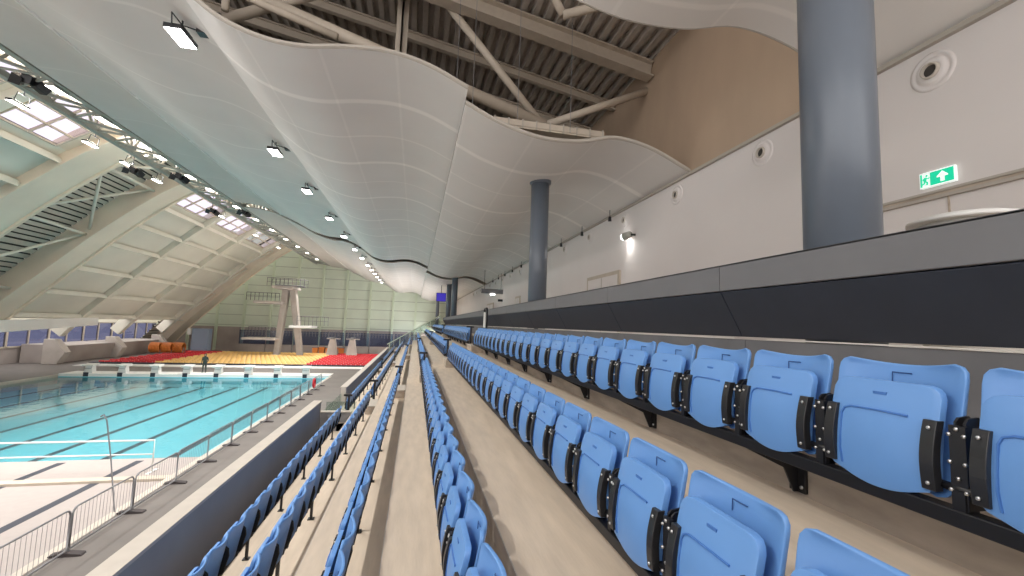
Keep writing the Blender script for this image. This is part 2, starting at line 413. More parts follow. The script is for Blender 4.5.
T = [('inclined steel tube descending to the truss node above the second column', (.1, 10.5, 8.45), (3.0, 10.5, 5.28), .2),
     ('steel tube rising from the truss node to the brown wall', (3.0, 10.5, 5.28), (6.0, 10.5, 6.72), .2),
     ('steel tube from high roof node towards the overhead ceiling', (2.85, 8.6, 6.95), (4.9, 8.0, 7.5), .2),
     ('short steel tube meeting the high roof node from behind', (2.5, 8.6, 7.6), (2.85, 8.6, 6.95), .18),
     ('thick steel tube of roof truss at left of the ceiling opening', (-4.6, 10.5, 6.75), (-1.6, 10.5, 8.4), .24),
     ('long sloping bottom chord tube behind the wavy ceiling edge', (-5.5, 10.3, 7.75), (3.0, 10.3, 5.2), .3),
     ('lower chord rail tube nearest the wavy ceiling edge', (-5.4, 9.6, 7.2), (-2.0, 9.6, 6.2), .16),
     ('upright tube at the left end of the ceiling opening', (-4.05, 9.2, 6.1), (-4.05, 9.2, 8.6), .14)]
for lab, a, b, d in T: beamthing('roof_tube', lab, a, b, d, 0, True, 'steel tube', 'tubular bracing in the roof void')
beamthing('roof_box_column', 'pale boxed duct dropping from roof in middle of the ceiling opening', (-.75, 11.2, 8.9), (-.75, 11.2, 5.6), .3, .3, False, 'duct')
# maintenance walkway edge behind the ceiling
mb = MB()
mb.box(1.5, 4.2, 9.3, 9.9, 4.56, 4.6, m_beam)
mb.box(1.5, 4.2, 9.28, 9.32, 4.6, 4.74, m_beam)
for k in range(9): mb.box(1.5 + .33 * k, 1.53 + .33 * k, 9.26, 9.34, 4.55, 4.76, m_lip)
tag(mb.build('roof_walkway'), 'narrow steel walkway lying behind the wavy ceiling edge', 'walkway')
for i, (x_, y_) in enumerate([(1.0, 9.3), (2.05, 9.3), (3.3, 9.2), (.62, 9.2)]):
    tag(MB().tube([(x_, y_, 4.55 if x_ > .8 else 5.1), (x_, y_, roofz(x_))], .007, m_galv, 5).build('hanger_wire'),
        'thin wire hanging from the dark roof to the ceiling edge', 'wire', 'hanger wires in the ceiling opening')

# ------------------------------------------------------------------ pool side: arched ribs and roof
ARCH = [(-37.0, -4.9), (-36, -3.7), (-34.1, -1.4), (-32.2, .7), (-29.5, 3.5), (-25.7, 7.35), (-21.8, 10.7), (-19.5, 12.0), (-17, 12.6), (-14, 12.8)]
AS = smooth(ARCH, 4)
def offset(pr, d):
    out = []
    for i, p in enumerate(pr):
        t = (pr[min(i + 1, len(pr) - 1)] - pr[max(i - 1, 0)]).normalized()
        out.append(p + Vector((-t.y, t.x)) * d)
    return out
def ribmesh(y0, y1, dep, m, pr=AS, m2=None):
    mb = MB(); up_ = offset(pr, dep); n = len(pr)
    vs = [(p.x, y, p.y) for y in (y0, y1) for p in pr] + [(p.x, y, p.y) for y in (y0, y1) for p in up_]
    fs = []
    for i in range(n - 1):
        fs += [(i, i + 1, n + i + 1, n + i), (2 * n + i, 3 * n + i, 3 * n + i + 1, 2 * n + i + 1), (i, 2 * n + i, 2 * n + i + 1, i + 1), (n + i, n + i + 1, 3 * n + i + 1, 3 * n + i)]
    fs += [(0, n, 3 * n, 2 * n), (n - 1, 3 * n - 1, 4 * n - 1, 2 * n - 1)]
    return mb.add(vs, fs, m)
def flanged(y0, y1, m):
    mb = ribmesh(y0, y1, 1.5, m)
    for y in (y0, y1):
        mb2 = ribmesh(y - .12, y + .12, .16, m, offset(AS, -.16)); mb.add(mb2.v, mb2.f, m)
    return mb
for (y0, y1, lab) in [(33.2, 36.0, 'wide pale arched box rib nearest the camera over the pool'), (42.2, 44.8, 'wide pale arched box rib beyond the slatted opening'),
                      (74.0, 77.2, 'wide pale arched box rib against the green far wall')]:
    tag(flanged(y0, y1, m_arch2).build('arch_rib'), lab, 'roof rib', 'wide arched ribs')
for (y, lab) in [(53.2, 'slim arched rib landing first on concrete plinth'), (62.0, 'slim arched rib landing in middle of the plinth'), (71.4, 'slim arched rib before the dark gap by the far wall'), (27.2, 'slim arched rib before the nearest skylight')]:
    mb = ribmesh(y - .35, y + .35, 1.1, m_arch, AS[6:])
    tag(mb.build('slim_arch_rib'), lab, 'roof rib', 'slim arched ribs')

def at_arch(t, d=0):
    pr = AS if d == 0 else offset(AS, d)
    i = min(int(t), len(pr) - 2); return pr[i].lerp(pr[i + 1], t - i)
def arch_x(x, d=0):
    pr = offset(AS, d) if d else AS
    for i in range(len(pr) - 1):
        if pr[i].x <= x <= pr[i + 1].x:
            t = (x - pr[i].x) / (pr[i + 1].x - pr[i].x); return pr[i].lerp(pr[i + 1], t)
    return pr[-1]
def roofbay(y0, y1, xa, xb, d, m, name, label):
    mb = MB(); pts = [arch_x(xa + (xb - xa) * k / 14, d) for k in range(15)]; n = 15
    vs = [(p.x, y, p.y) for y in (y0, y1) for p in pts] + [(p.x - .1, y, p.y + .12) for y in (y0, y1) for p in pts]
    mb.add(vs, [(i, i + 1, n + i + 1, n + i) for i in range(n - 1)] + [(2 * n + i, 2 * n + i + 1, 3 * n + i + 1, 3 * n + i) for i in range(n - 1)], m)
    return struct(mb, name, label, 'ceiling')
SK0, SK1 = -22.9, -20.3
bays = [(3.0, 12.0), (12.0, 22.0), (22.0, 27.2), (27.2, 33.2), (44.8, 53.2), (53.2, 62.0), (62.0, 71.4)]  # first two bays are out of view, added to shut out side light
nwin = 0
for y0, y1 in bays:
    roofbay(y0, y1, -34.3, SK0, .55, m_panel, 'ceiling_liner', 'grey liner panels between the arched ribs')
    roofbay(y0, y1, SK1, -14.5, .55, m_arch2, 'ceiling_liner', 'pale crown panels above the truss')
    # skylight: frame + glass + bars
    a = arch_x(SK0, .5); b = arch_x(SK1, .5); nwin += 1
    ya, yb = y0 + (.95 if y0 < 30 else .45), y1 - (.6 if y0 > 28 else .9)
    fr = MB()
    for s in (0, 1, 2, 3):
        t = s / 3; p = a.lerp(b, t); fr.bar((p.x, ya, p.y), (p.x, yb, p.y), .1, .12, m_beam)
    ny = 3 if y0 > 40 else 2
    for s in range(ny + 1):
        yy = ya + (yb - ya) * s / ny; fr.bar((a.x, yy, a.y), (b.x, yy, b.y), .1, .14, m_beam)
    for (u, v_) in ((y0, ya), (yb, y1)):
        fr.add([(a.x, u, a.y), (a.x, v_, a.y), (b.x, v_, b.y), (b.x, u, b.y)], [(0, 1, 2, 3)], m_arch2)
    wn = struct(fr, f'window_{nwin}', 'rooflight between the arched ribs', 'window')
    MB().add([(a.x, ya, a.y + .05), (a.x, yb, a.y + .05), (b.x, yb, b.y + .05), (b.x, ya, b.y + .05)], [(0, 1, 2, 3)], m_sky).build('pane', wn)
    # purlins
    for px, _ in [(-33.5, 0), (-31.5, 0), (-29.4, 0), (-27.15, 0), (-25.2, 0), (-23.2, 0)]:
        p = arch_x(px, .12)
        mb = MB().bar((p.x, y0, p.y), (p.x, y1, p.y), .16, .3, m_arch); q = arch_x(px - .25, .45)
        mb.bar((q.x, y0, q.y), (q.x, y1, q.y), .5, .1, m_arch)
        rn = ['leftmost far bay', 'x']
        lvl = {-33.5: 'lowest', -31.5: 'second lowest', -29.4: 'third from bottom', -27.15: 'third from top', -25.2: 'second highest', -23.2: 'highest'}[px]
        by = {3.0: 'bay behind the left edge', 12.0: 'second bay behind the left edge', 22.0: 'bay nearest the camera', 27.2: 'bay with the nearest skylight', 44.8: 'bay just beyond the slatted opening', 53.2: 'middle bay over the plinth', 62.0: 'bay closest to the far wall'}[y0]
        tag(mb.build('purlin'), f'pale horizontal purlin, {lvl} in the {by}', 'purlin', 'purlins between arched ribs')

# slatted deck bays
def slats(y0, y1, lab):
    t = MB(); pr = offset(AS, 1.42); L = 0
    seg = []
    for i in range(len(pr) - 1):
        a, b = pr[i], pr[i + 1]; n = max(1, int((b - a).length / .42))
        for k in range(n): seg.append((a.lerp(b, k / n), a.lerp(b, (k + .74) / n), a.lerp(b, (k + 1) / n)))
    for a, b, c in seg:
        nrm = Vector((-(b - a).y, (b - a).x)).normalized() * .16
        t.add([(a.x, y0, a.y), (a.x, y1, a.y), (b.x, y1, b.y), (b.x, y0, b.y)], [(0, 1, 2, 3)], m_slat)
        bb = b + nrm; cc = c + nrm
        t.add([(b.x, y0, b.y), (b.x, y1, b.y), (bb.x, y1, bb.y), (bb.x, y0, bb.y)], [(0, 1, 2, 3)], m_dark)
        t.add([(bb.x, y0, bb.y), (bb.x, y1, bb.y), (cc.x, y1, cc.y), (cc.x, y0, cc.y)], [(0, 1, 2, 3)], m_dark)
        t.add([(cc.x, y0, cc.y), (cc.x, y1, cc.y), (c.x, y1, c.y), (c.x, y0, c.y)], [(0, 1, 2, 3)], m_slat)
    return struct(t, 'ceiling_slatted_deck', lab, 'ceiling')
slats(35.9, 42.3, 'slatted metal roof deck in the open bay over the pool')
slats(71.3, 74.2, 'slatted metal roof deck in the dark gap by the far wall')
def a3(x, y, d=0): p = arch_x(x, d); return (p.x, y, p.y)
BR = [(a3(-26.9, 35.9, .3), a3(-27.1, 42.3, .3), 'horizontal tube bracing across the slatted bay'), (a3(-31.4, 36, .4), a3(-27.2, 42.2, .4), 'lower diagonal tube bracing across the slatted bay'),
      (a3(-31.6, 36, .3), a3(-31.7, 42.3, .3), 'lowest horizontal tube bracing of the slatted bay'), (a3(-26.9, 36, .6), a3(-22.8, 42.2, .6), 'upper diagonal tube bracing across the slatted bay'),
      (a3(-22.6, 35.9, .4), a3(-22.6, 42.3, .4), 'topmost horizontal tube of the slatted bay'), (a3(-22.6, 36, .5), a3(-26.9, 42.2, .5), 'counter diagonal tube of the slatted bay'),
      (a3(-22.6, 35.9, .4), a3(-18.3, 42.3, .4), 'crown diagonal tube of the slatted bay')]
for a, b, lab in BR: beamthing('brace_tube', lab, a, b, .22, 0, True, 'steel tube', 'bracing in the slatted bays', m_arch)
for x0, x1 in ((-34, -34), (-30, -30), (-26, -26), (-22.5, -22.5), (-34, -30), (-30, -26), (-26, -22.5)):
    beamthing('gap_brace', 'thin bracing tube in dark gap beside the far green wall', a3(x0, 71.6, .3), a3(x1, 74.1, .3), .16, 0, True, 'steel tube', 'bracing in the far gap', m_arch)

# long wall below the arches: eave fascia, clerestory windows, plinth
struct(MB().prism([(36, -2.35), (55, -1.4), (55, -.6), (36, -1.2)], 0, -33.5, -33.2, m_white), 'trim_eave', 'long white eave beam above the side windows', 'trim')
struct(MB().box(-39.2, -38.9, 20, WALL_Y, -5.4, -3.8, m_plinth), 'wall_left', 'low grey wall below side windows', 'wall')
struct(MB().box(-38.95, -38.7, 20, WALL_Y, -1.3, .6, m_panel), 'wall_left_upper', 'grey wall band above side windows', 'wall')
for i in range(11):
    y0 = 22 + i * 5; fr = MB()
    fr.box(-39, -38.8, y0, y0 + .18, -3.8, -1.3, m_beam); fr.box(-39, -38.8, y0 + 2.5, y0 + 2.6, -3.8, -1.3, m_beam)
    fr.box(-39, -38.8, y0, y0 + 5, -3.85, -3.7, m_beam); fr.box(-39, -38.8, y0, y0 + 5, -1.4, -1.25, m_beam)
    wn = struct(fr, f'window_{i + 9}', 'long side window below the arches', 'window')
    MB().box(-38.92, -38.88, y0 + .18, y0 + 5, -3.7, -1.4, m_win).build('pane', wn)
def plinth(y0, y1, lab):
    return tag(MB().prism([(-35.6, DECK), (-35.2, -3.6), (-36.0, -3.5), (-38.7, -3.5), (-38.7, DECK)], 1, y0, y1, m_plinth).build('concrete_plinth', bevel=.05), lab, 'plinth')
plinth(53.6, 61.6, 'long concrete plinth between the first and second slim ribs')
plinth(62.6, 70.8, 'concrete plinth between the second and third slim ribs')
for y, lab in [(53.2, 'concrete foot under the first slim rib'), (62.1, 'concrete foot under the second slim rib'), (71.4, 'concrete foot under the third slim rib'), (43.5, 'broad concrete buttress under the wide rib'), (34.6, 'broad concrete buttress under the nearest wide rib')]:
    w_ = .45 if y > 50 else 1.2
    tag(MB().prism([(-35.0, DECK), (-34.4, -4.2), (-35.4, -2.9), (-36.3, -2.9), (-36.3 if y > 50 else -37.5, DECK)], 1, y - w_, y + w_, m_conc2).build('rib_foot', bevel=.04), lab, 'rib foot', 'concrete feet of arched ribs')

# roof truss along the pool
tr_ = thing('roof_truss', 'long lattice steel truss running above the pool edge of ceiling', 'truss', (-15.6, 8.6, 9.3))
def loc(p): return (p[0] + 15.6, p[1] - 8.6, p[2] - 9.3)
CH = [(-14.75, 9.28), (-16.75, 9.42), (-16.9, 11.2), (-14.8, 11.0)]
for x, z in CH: MB().bar(loc((x, 8.6, z)), loc((x, WALL_Y - .4, z)), .26, .26, m_truss).build('chord', tr_)
ny = 24
br = MB(); L = (WALL_Y - 9) / ny
for (a, b) in ((0, 1), (1, 2), (0, 3)):
    mb = MB(); pa, pb = CH[a], CH[b]
    for k in range(ny):
        y = 8.6 + k * L
        mb.tube([loc((pa[0], y, pa[1])), loc((pb[0], y + L / 2, pb[1]))], .075, m_truss, 6); mb.tube([loc((pb[0], y + L / 2, pb[1])), loc((pa[0], y + L, pa[1]))], .075, m_truss, 6)
        mb.tube([loc((pa[0], y, pa[1])), loc((pb[0], y, pb[1]))], .06, m_truss, 6)
    mb.build('lattice_face', tr_)

# ================================================================== COLUMNS
def column(x, y, top, lab):
    t = thing('column', lab, 'column', (x, y, -.42))
    MB().lathe([(0, 0), (.25, 0), (.25, top + .42), (0, top + .42)], m_col, n=48).build('shaft', t)
    MB().lathe([(.25, top + .36), (.30, top + .38), (.30, top + .46), (.25, top + .47)], m_col, n=48).build('collar', t)
column(3.2, 2.66, 4.03, 'thick grey round column nearest, rising behind the dark desk front')
column(3.2, 11.25, 4.02, 'grey round column in the middle distance behind the desk')
column(3.2, 37.3, 5.0, 'slim looking far grey column reaching up into the ceiling gap')
column(3.2, 43.8, 4.02, 'far grey column just left of the ceiling gap column')
column(3.2, 66, 4.02, 'furthest thin grey column beside the blue screen')

# ================================================================== DESK FRONT
def desk():
    t = thing('desk_panel', '', 'desk front', group='panels of the long desk front behind the top row')
    L = 2.262
    MB().box(2.60, 2.64, .0, L, .372, .60, m_deskt).box(2.60, 3.25, 0, L, .58, .60, m_deskt).build('fascia', t, bevel=.006)
    MB().prism([(2.612, .362), (2.83, -.02), (2.87, -.02), (2.70, .374), (2.645, .374)], 1, 0, L, m_deskd).build('sloping_panel', t, bevel=.004)
    MB().box(2.86, 2.92, 0, L, -.42, -.045, m_lowg).build('lower_panel', t)
    b = MB().box(2.845, 2.86, .12, L - .25, -.04, -.03, m_gap).build('batten', t); b['label'] = 'thin pale batten standing for light reflected in the gap under the dark panel'  # light reflecting in the gap, painted as a pale strip
    return t
dk = None
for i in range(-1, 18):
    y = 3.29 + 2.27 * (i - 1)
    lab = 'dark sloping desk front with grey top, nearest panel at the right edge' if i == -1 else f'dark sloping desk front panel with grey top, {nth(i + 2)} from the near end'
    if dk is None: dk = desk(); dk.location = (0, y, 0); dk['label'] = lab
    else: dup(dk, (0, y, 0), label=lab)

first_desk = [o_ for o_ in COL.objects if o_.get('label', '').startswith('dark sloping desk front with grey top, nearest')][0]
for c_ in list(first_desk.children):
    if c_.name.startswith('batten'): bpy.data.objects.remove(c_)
# ================================================================== SEATS
def shell(mb, outline_w, z0, z1, depth, th, m, nu=14, nv=12, rnd=.05, rb=.05):
    """curved plastic shell; outline_w half width fn(t), depth fn(u in -1..1, t in 0..1) gives x of the front face"""
    V = []
    def hw(t):
        z = z0 + (z1 - z0) * t; h = outline_w(t)
        if z1 - z < rnd: q = 1 - (z1 - z) / rnd; h -= rnd * (1 - math.sqrt(max(0, 1 - q * q)))
        if z - z0 < rb: q = 1 - (z - z0) / rb; h -= rb * (1 - math.sqrt(max(0, 1 - q * q)))
        return h
    ts = [0, .02, .06, .12] + [.12 + .76 * k / (nv - 6) for k in range(1, nv - 6)] + [.88, .94, .98, 1]
    n = nu + 1
    for side in (0, 1):
        for t in ts:
            h = hw(t); z = z0 + (z1 - z0) * t
            for i in range(n):
                u = -1 + 2 * i / nu; x, dz = depth(u, t)
                V.append((x + side * th, u * h, z + dz))
    R = len(ts); F = []
    for s in (0, 1):
        o_ = s * R * n
        for j in range(R - 1):
            for i in range(nu): F.append((o_ + j * n + i, o_ + j * n + i + 1, o_ + (j + 1) * n + i + 1, o_ + (j + 1) * n + i))
    o_ = R * n
    for j in range(R - 1):
        for i in (0, nu): F.append((j * n + i, (j + 1) * n + i, o_ + (j + 1) * n + i, o_ + j * n + i))
    for i in range(nu):
        for j in (0, R - 1): F.append((j * n + i, j * n + i + 1, o_ + j * n + i + 1, o_ + j * n + i))
    mb.add(V, F, m, True); return mb

# seat local frame: origin on the tread below the back's top plane, faces -X; local z 0 = tread
TOP = .785
def seat_proto():
    t = thing('stadium_seat', '', 'seat', group='x')
    mb = MB()
    def dback(u, s):      # leans back towards the top, wings forward at the sides
        return (-.075 + .07 * s - .045 * u * u - .012 * (1 - s), (.018 * u * u - .012) * s)
    shell(mb, lambda s: .232 - .012 * (1 - s), .33, TOP, dback, .022, m_blue, rnd=.045, rb=.05)
    # rolled rim along top and sides
    b = mb.build('backrest', t); b.modifiers.new('edge', 'BEVEL').width = .006; b.modifiers[-1].segments = 2; b.modifiers[-1].limit_method = 'ANGLE'; b.modifiers[-1].angle_limit = math.radians(50)
    tab = MB()
    tab.tube([(-.022, .035, TOP - .085), (-.020, .035, TOP - .045), (-.020, -.035, TOP - .045)], .0028, m_number, 4)
    tab.build('number_slot', b)
    # tipped-up seat pan
    mb = MB()
    def dpan(u, s):
        bul = -.018 * (1 - u * u) * math.sin(PI * min(1, s * 1.05))
        return (-.165 + .055 * s * s + bul - .02 * (1 - s) * 0, -.034 * (1 - u * u) * (1 - s) ** 2)
    shell(mb, lambda s: .196, .34, .708, dpan, .03, m_blue, rnd=.05, rb=.05)
    p = mb.build('seat_pan', t); p.modifiers.new('edge', 'BEVEL').width = .008; p.modifiers[-1].segments = 2; p.modifiers[-1].limit_method = 'ANGLE'; p.modifiers[-1].angle_limit = math.radians(50)
    def px(y, z):
        s = (z - .34) / (.708 - .34); u = y / .196; return dpan(u, s)[0] - .0025
    g = MB()
    pts = [(.135, .36), (.142, .42), (.142, .56), (.132, .583), (.105, .593), (0, .596), (-.105, .593)]
    g.tube([(px(y, z), y, z) for y, z in pts], .0045, m_rib, 5)
    g.build('raised_rib', p)
    g = MB(); g.box(px(0, .66) - .0005, px(0, .66) + .004, -.02, .03, .654, .665, m_rib); g.build('finger_slot', p)
    # side plates bolted to the pan, curved
    for s in (-1, 1):
        g = MB(); pr = []
        for k in range(9):
            z = .36 + .235 * k / 8; q = math.sin(PI * k / 8)
            pr.append((-.178 - .016 * q + .02 * k / 8, z))
        V = []
        w0, w1 = (.158, .202)
        for x, z in pr: V += [(x, s * w0, z), (x, s * w1, z), (x + .035, s * w1, z), (x + .035, s * w0, z)]
        F = []
        for k in range(8):
            a = 4 * k
            F += [(a, a + 1, a + 5, a + 4), (a + 1, a + 2, a + 6, a + 5), (a + 2, a + 3, a + 7, a + 6), (a + 3, a, a + 4, a + 7)]
        F += [(0, 1, 2, 3), (32, 33, 34, 35)]
        g.add(V, F, m_blackp)
        for z, xx in ((.385, pr[1][0]), (.57, pr[7][0])):
            g.lathe([(0, -.006), (.006, -.006), (.008, 0), (.0, .001)], m_steel, (xx - .001, s * .182, z), 0, 8)
        pl = g.build('side_plate', t, bevel=.007)
    # hinge post between this seat and its neighbour
    g = MB()
    for y in (.236, .262):
        g.prism([(-.155, .32), (-.135, .60), (-.12, .615), (-.075, .62), (-.03, .58), (-.02, .5), (-.05, .38), (-.06, .32)], 1, y - .004, y + .004, m_black)
    g.box(-.15, -.13, .226, .272, .32, .59, m_black)
    g.tube([(-.14, .19, .385), (-.14, .31, .385)], .014, m_black, 8)
    for y in (.228, .27):
        for z in (.56, .47, .38): g.lathe([(0, -.006), (.006, -.006), (.007, 0)], m_steel, (-.152, y - .0, z), 0, 6)
    for z in (.58, .42): g.lathe([(0, -.005), (.006, -.005), (.007, 0)], m_steel, (-.152, .249, z), 0, 6)
    g.box(-.155, -.095, .232, .268, .262, .38, m_black)
    g.build('hinge_post', t)
    return t
m_number = mat('slot_outline_blue', (.03, .09, .26), .6); m_rib = mat('shaded_rib_blue', (.06, .18, .50), .45)  # pan ribs and slot: groove shading put into a darker blue
proto = seat_proto()

rownames = ['top row', 'second row down', 'third row down', 'fourth row down', 'fifth row down', 'bottom row']
BLK = [(0.66, 13.2, 'near block', 0), (14.86, 27.4, 'middle block', 1), (28.9, 45.4, 'far block', 2)]
start = [0.66, .66, 1.16, 1.66, 2.66, 3.66]      # first near-edge visible in each row
cand = []
for k in range(6):
    for y0, y1, bn, bi in BLK:
        ys = start[k] if bi == 0 else y0
        n = 1; y = ys
        while y + .46 <= y1 + .02:
            yc = y + .198
            cand.append((math.sqrt(ROWX[k] ** 2 + yc ** 2 + TOPZ[k] ** 2), k, yc, n, bn, bi)); n += 1; y += .5
cand.sort()
used = False; rest = []
for i, (d, k, yc, n, bn, bi) in enumerate(cand):
    if i >= 300: rest.append((k, yc)); continue
    lab = f'blue tip-up seat, {rownames[k]}, {nth(n)} seat past the {"first" if bi == 1 else "second"} aisle'
    if bi == 0: lab = f'blue tip-up seat, {rownames[k]}, {nth(n)} from the near end'
    grp = 'blue seats in the ' + rownames[k]
    if not used:
        s = proto; s.location = (ROWX[k], yc, FLZ[k]); s['label'] = lab; s['group'] = grp; used = True
    else: s = dup(proto, (ROWX[k], yc, FLZ[k]), label=lab, group=grp)
# the farthest seats, past counting at their size
mb = MB()
src = [(c, c.data) for c in list(proto.children)]
far = MB()
for c, me in src:
    ms = [m for m in me.materials]
    for (k, yc) in rest:
        base = len(far.v)
        far.v += [(v.co.x + ROWX[k], v.co.y + yc, v.co.z + FLZ[k]) for v in me.vertices]
        for p in me.polygons:
            far.f.append([a + base for a in p.vertices]); far.m.append(far.mi(ms[p.material_index])); far.sm.append(p.use_smooth)
fo = far.build('distant_seats'); tag(fo, 'dense rows of blue seats far along the stand', 'seats', kind='stuff')

# rails carrying the seats with brackets to the riser
for k in range(6):
    for y0, y1, bn, bi in BLK:
        ya = max(y0 - .1, start[k] - .6) if bi == 0 else y0 - .1
        if bi == 0: ya = min(start[k] - .6, .1) if k < 3 else start[k] - .6
        t = thing('seat_rail', f'black rail carrying the blue seats, {rownames[k]}, {bn} of seats', 'rail', (ROWX[k], ya, FLZ[k]), group='black rails carrying the seats')
        Lr = y1 + .05 - ya
        MB().box(-.16, -.1, 0, Lr, .262, .318, m_black).build('rail', t, bevel=.004)
        yb = 2.05 - ya if bi == 0 else .6
        while yb < 0: yb += 1.5
        bp_ = None
        while yb < Lr:
            if bp_ is None:
                if k < 3:
                    bp_ = MB().prism([(-.155, .275), (-.1, .275), (.19, .17), (.19, .02), (.15, .02), (.09, .15), (-.155, .262)], 1, -.005, .005, m_black)
                    bp_.box(.175, .195, -.05, .05, .02, .17, m_black)
                    for yy in (-.03, .03): bp_.lathe([(0, -.008), (.009, -.008), (.01, 0)], m_steel, (.175, yy, .05), 0, 8)
                else: bp_ = MB().box(-.145, -.115, -.02, .02, 0, .265, m_black).box(-.17, -.09, -.04, .04, 0, .012, m_black)
                bp_ = bp_.build('bracket', t, loc=(0, yb, 0))
            else:
                c = bp_.copy(); COL.objects.link(c); c.parent = t; c.location = (0, yb, 0)
            yb += 1.5

# aisle steps and small aisle posts
for ai, (ya, yb, an) in enumerate([(13.45, 14.6, 'first aisle'), (27.6, 28.75, 'second aisle')]):
    for k in range(6):
        mb = MB().box(NOSE[k] - .38, NOSE[k] - .01, ya, yb, FLZ[k], FLZ[k] + .215, m_riser).box(NOSE[k] - .39, NOSE[k] - .01, ya - .01, yb + .01, FLZ[k] + .215, FLZ[k] + .24, m_cap)
        tag(mb.build('aisle_step'), f'pale concrete half step in the {an}, {rownames[k]}', 'step', 'half steps in the aisles')
        t = thing('aisle_post', f'small black row end post in the {an}, {rownames[k]}', 'post', (ROWX[k] - .05, yb + .12, FLZ[k]), group='black row end posts')
        MB().box(-.03, .03, -.02, .02, 0, .82, m_black).build('upright', t)
        MB().box(-.16, .1, -.03, .03, .78, .84, m_black).build('cap', t)

# black handrail hoop by the top aisle
t = thing('handrail_hoop', 'black handrail hoop standing at top of the first aisle', 'handrail', (2.25, 14.0, -.42))
MB().tube([(0, -.25, 0), (0, -.25, .9), (0, -.18, .97), (0, .18, .97), (0, .25, .9), (0, .25, 0)], .035, m_black, 8).build('hoop', t)
MB().box(-.05, .05, -.12, .12, .35, .85, m_white).build('notice_plate', t)

# ================================================================== PARAPETS
t = tag(MB().box(-2.65, -2.47, -1.5, 13.3, DECK, -2.32, m_para).box(-2.67, -2.45, -1.5, 13.3, -2.32, -2.28, m_cap).build('parapet'), 'long low concrete parapet with pale coping beside bottom row', 'parapet')
t = tag(MB().box(-2.65, -2.45, 17.9, STAND_Y, DECK, -2.58, m_para).box(-2.67, -2.43, 17.9, STAND_Y, -2.58, -2.55, m_cap).box(-2.64, -2.46, 17.86, 17.9, DECK, -2.56, m_cap).build('parapet'), 'taller concrete parapet starting beyond the first aisle', 'parapet')
t = thing('glass_balustrade', 'glass panel over white ledge at gap in the parapets', 'balustrade', (-2.6, 13.4, -3.2))
MB().box(0, .9, .05, .2, -.2, .55, m_para).box(-.02, .92, .03, .22, .55, .58, m_cap).build('ledge', t)
MB().box(0, .9, 1.4, 1.43, -.2, .62, m_clear).build('glass', t)
MB().box(-.03, .0, .2, 4.5, -.1, .4, m_clear).build('side_glass', t)
# end balustrade climbing with the rake
t = thing('stair_balustrade', 'sloping end balustrade climbing the far end of the stand', 'balustrade', (-2.65, STAND_Y, -3.0))
def bz(x): return .26 + (x - 1.52) * .605
MB().bar((0, 0, bz(-2.65) + 3.0), (5.3, 0, bz(2.65) + 3.0), .08, .09, m_gpost).build('handrail', t)
MB().prism([(0, bz(-2.65) + 2.0), (5.3, bz(2.65) + 2.0), (5.3, bz(2.65) + 2.95), (0, bz(-2.65) + 2.95)], 1, -.02, .02, m_clear).build('infill', t)
for k in range(6): MB().box(.2 + k, .26 + k, -.05, .05, bz(-2.45 + k) + 1.9, bz(-2.45 + k) + 3.0, m_gpost).build('upright', t)

# ================================================================== POOL SIDE BARRIERS
def barrier():
    t = thing('crowd_barrier', '', 'barrier', group='grey metal crowd barriers along the pool')
    L, H, z0 = 2.12, 1.0, .12; r = .14
    pts = [(0, 0, z0), (0, 0, H - r)] + [(0, r - r * math.cos(a), H - r + r * math.sin(a)) for a in (PI / 6, PI / 3)] + [(0, r, H)]
    pts += [(0, L - r, H)] + [(0, L - r + r * math.sin(a), H - r + r * math.cos(a)) for a in (PI / 6, PI / 3)] + [(0, L, H - r), (0, L, z0)]
    MB().tube(pts, .022, m_galv, 8, closed=True).build('frame', t)
    b = MB()
    for i in range(1, 17): b.tube([(0, L * i / 17, z0), (0, L * i / 17, H)], .0042, m_galv, 5)
    b.build('bars', t)
    for y in (.0, L):
        MB().tube([(0, y, z0 + .05), (0, y, .02)], .02, m_galv, 6).prism([(-.32, 0), (-.3, .04), (-.06, .07), (.06, .07), (.3, .04), (.32, 0)], 1, y - .05, y + .05, m_rubber).build('foot', t)
    return t
bar_ = None
for i in range(13):
    y = 9.75 + 2.2 * i; lab = f'grey metal crowd barrier on the pool deck, {nth(i + 1)} from the near end'
    if bar_ is None: bar_ = barrier(); bar_.location = (-7.25, y, DECK); bar_['label'] = lab
    else: dup(bar_, (-7.25 + random.uniform(-.03, .03), y, DECK), rz=random.uniform(-.012, .012), label=lab)
# white safety fence on the raised floor
t = thing('safety_fence', 'white tubular rail fence standing across the raised pool floor', 'fence', (-20, 18.2, WATER + .02))
for a, b in ((-.2, 5.2), (5.4, 11.15)):
    MB().tube([(a, 0, .03), (a, 0, 1.1), (b, 0, 1.1), (b, 0, .03)], .03, m_white, 8).tube([(a, 0, .62), (b, 0, .62)], .025, m_white, 8).build('rail_frame', t)
for x in (-.2, 5.2, 5.4, 11.15): MB().box(x - .05, x + .05, -.3, .3, 0, .03, m_white).build('foot', t)
struct(MB().box(POOL_L, POOL_R, 17.2, 17.55, WATER + .02, WATER + .1, m_beam), 'trim_floor_edge', 'brown edge strip across the raised floor', 'trim')
# rescue pole leaning on the barriers
tag(MB().tube([(-7.68, 14.2, DECK), (-7.9, 14.2, -4.0), (-8.1, 14.2, -2.95), (-8.2, 14.22, -2.8), (-8.28, 14.25, -2.86)], .02, m_galv, 6).build('rescue_pole'), 'thin grey hooked pole standing by the crowd barriers', 'pole')
# lifebuoy
t = thing('lifebuoy', 'red lifebuoy hung on the far crowd barrier', 'lifebuoy', (-7.2, 35.2, DECK + .65))
mb = MB(); mb.tube([(.06, .3 * math.cos(a), .3 * math.sin(a)) for a in [2 * PI * k / 20 for k in range(20)]], .07, m_red, 8, closed=True); mb.build('ring', t)

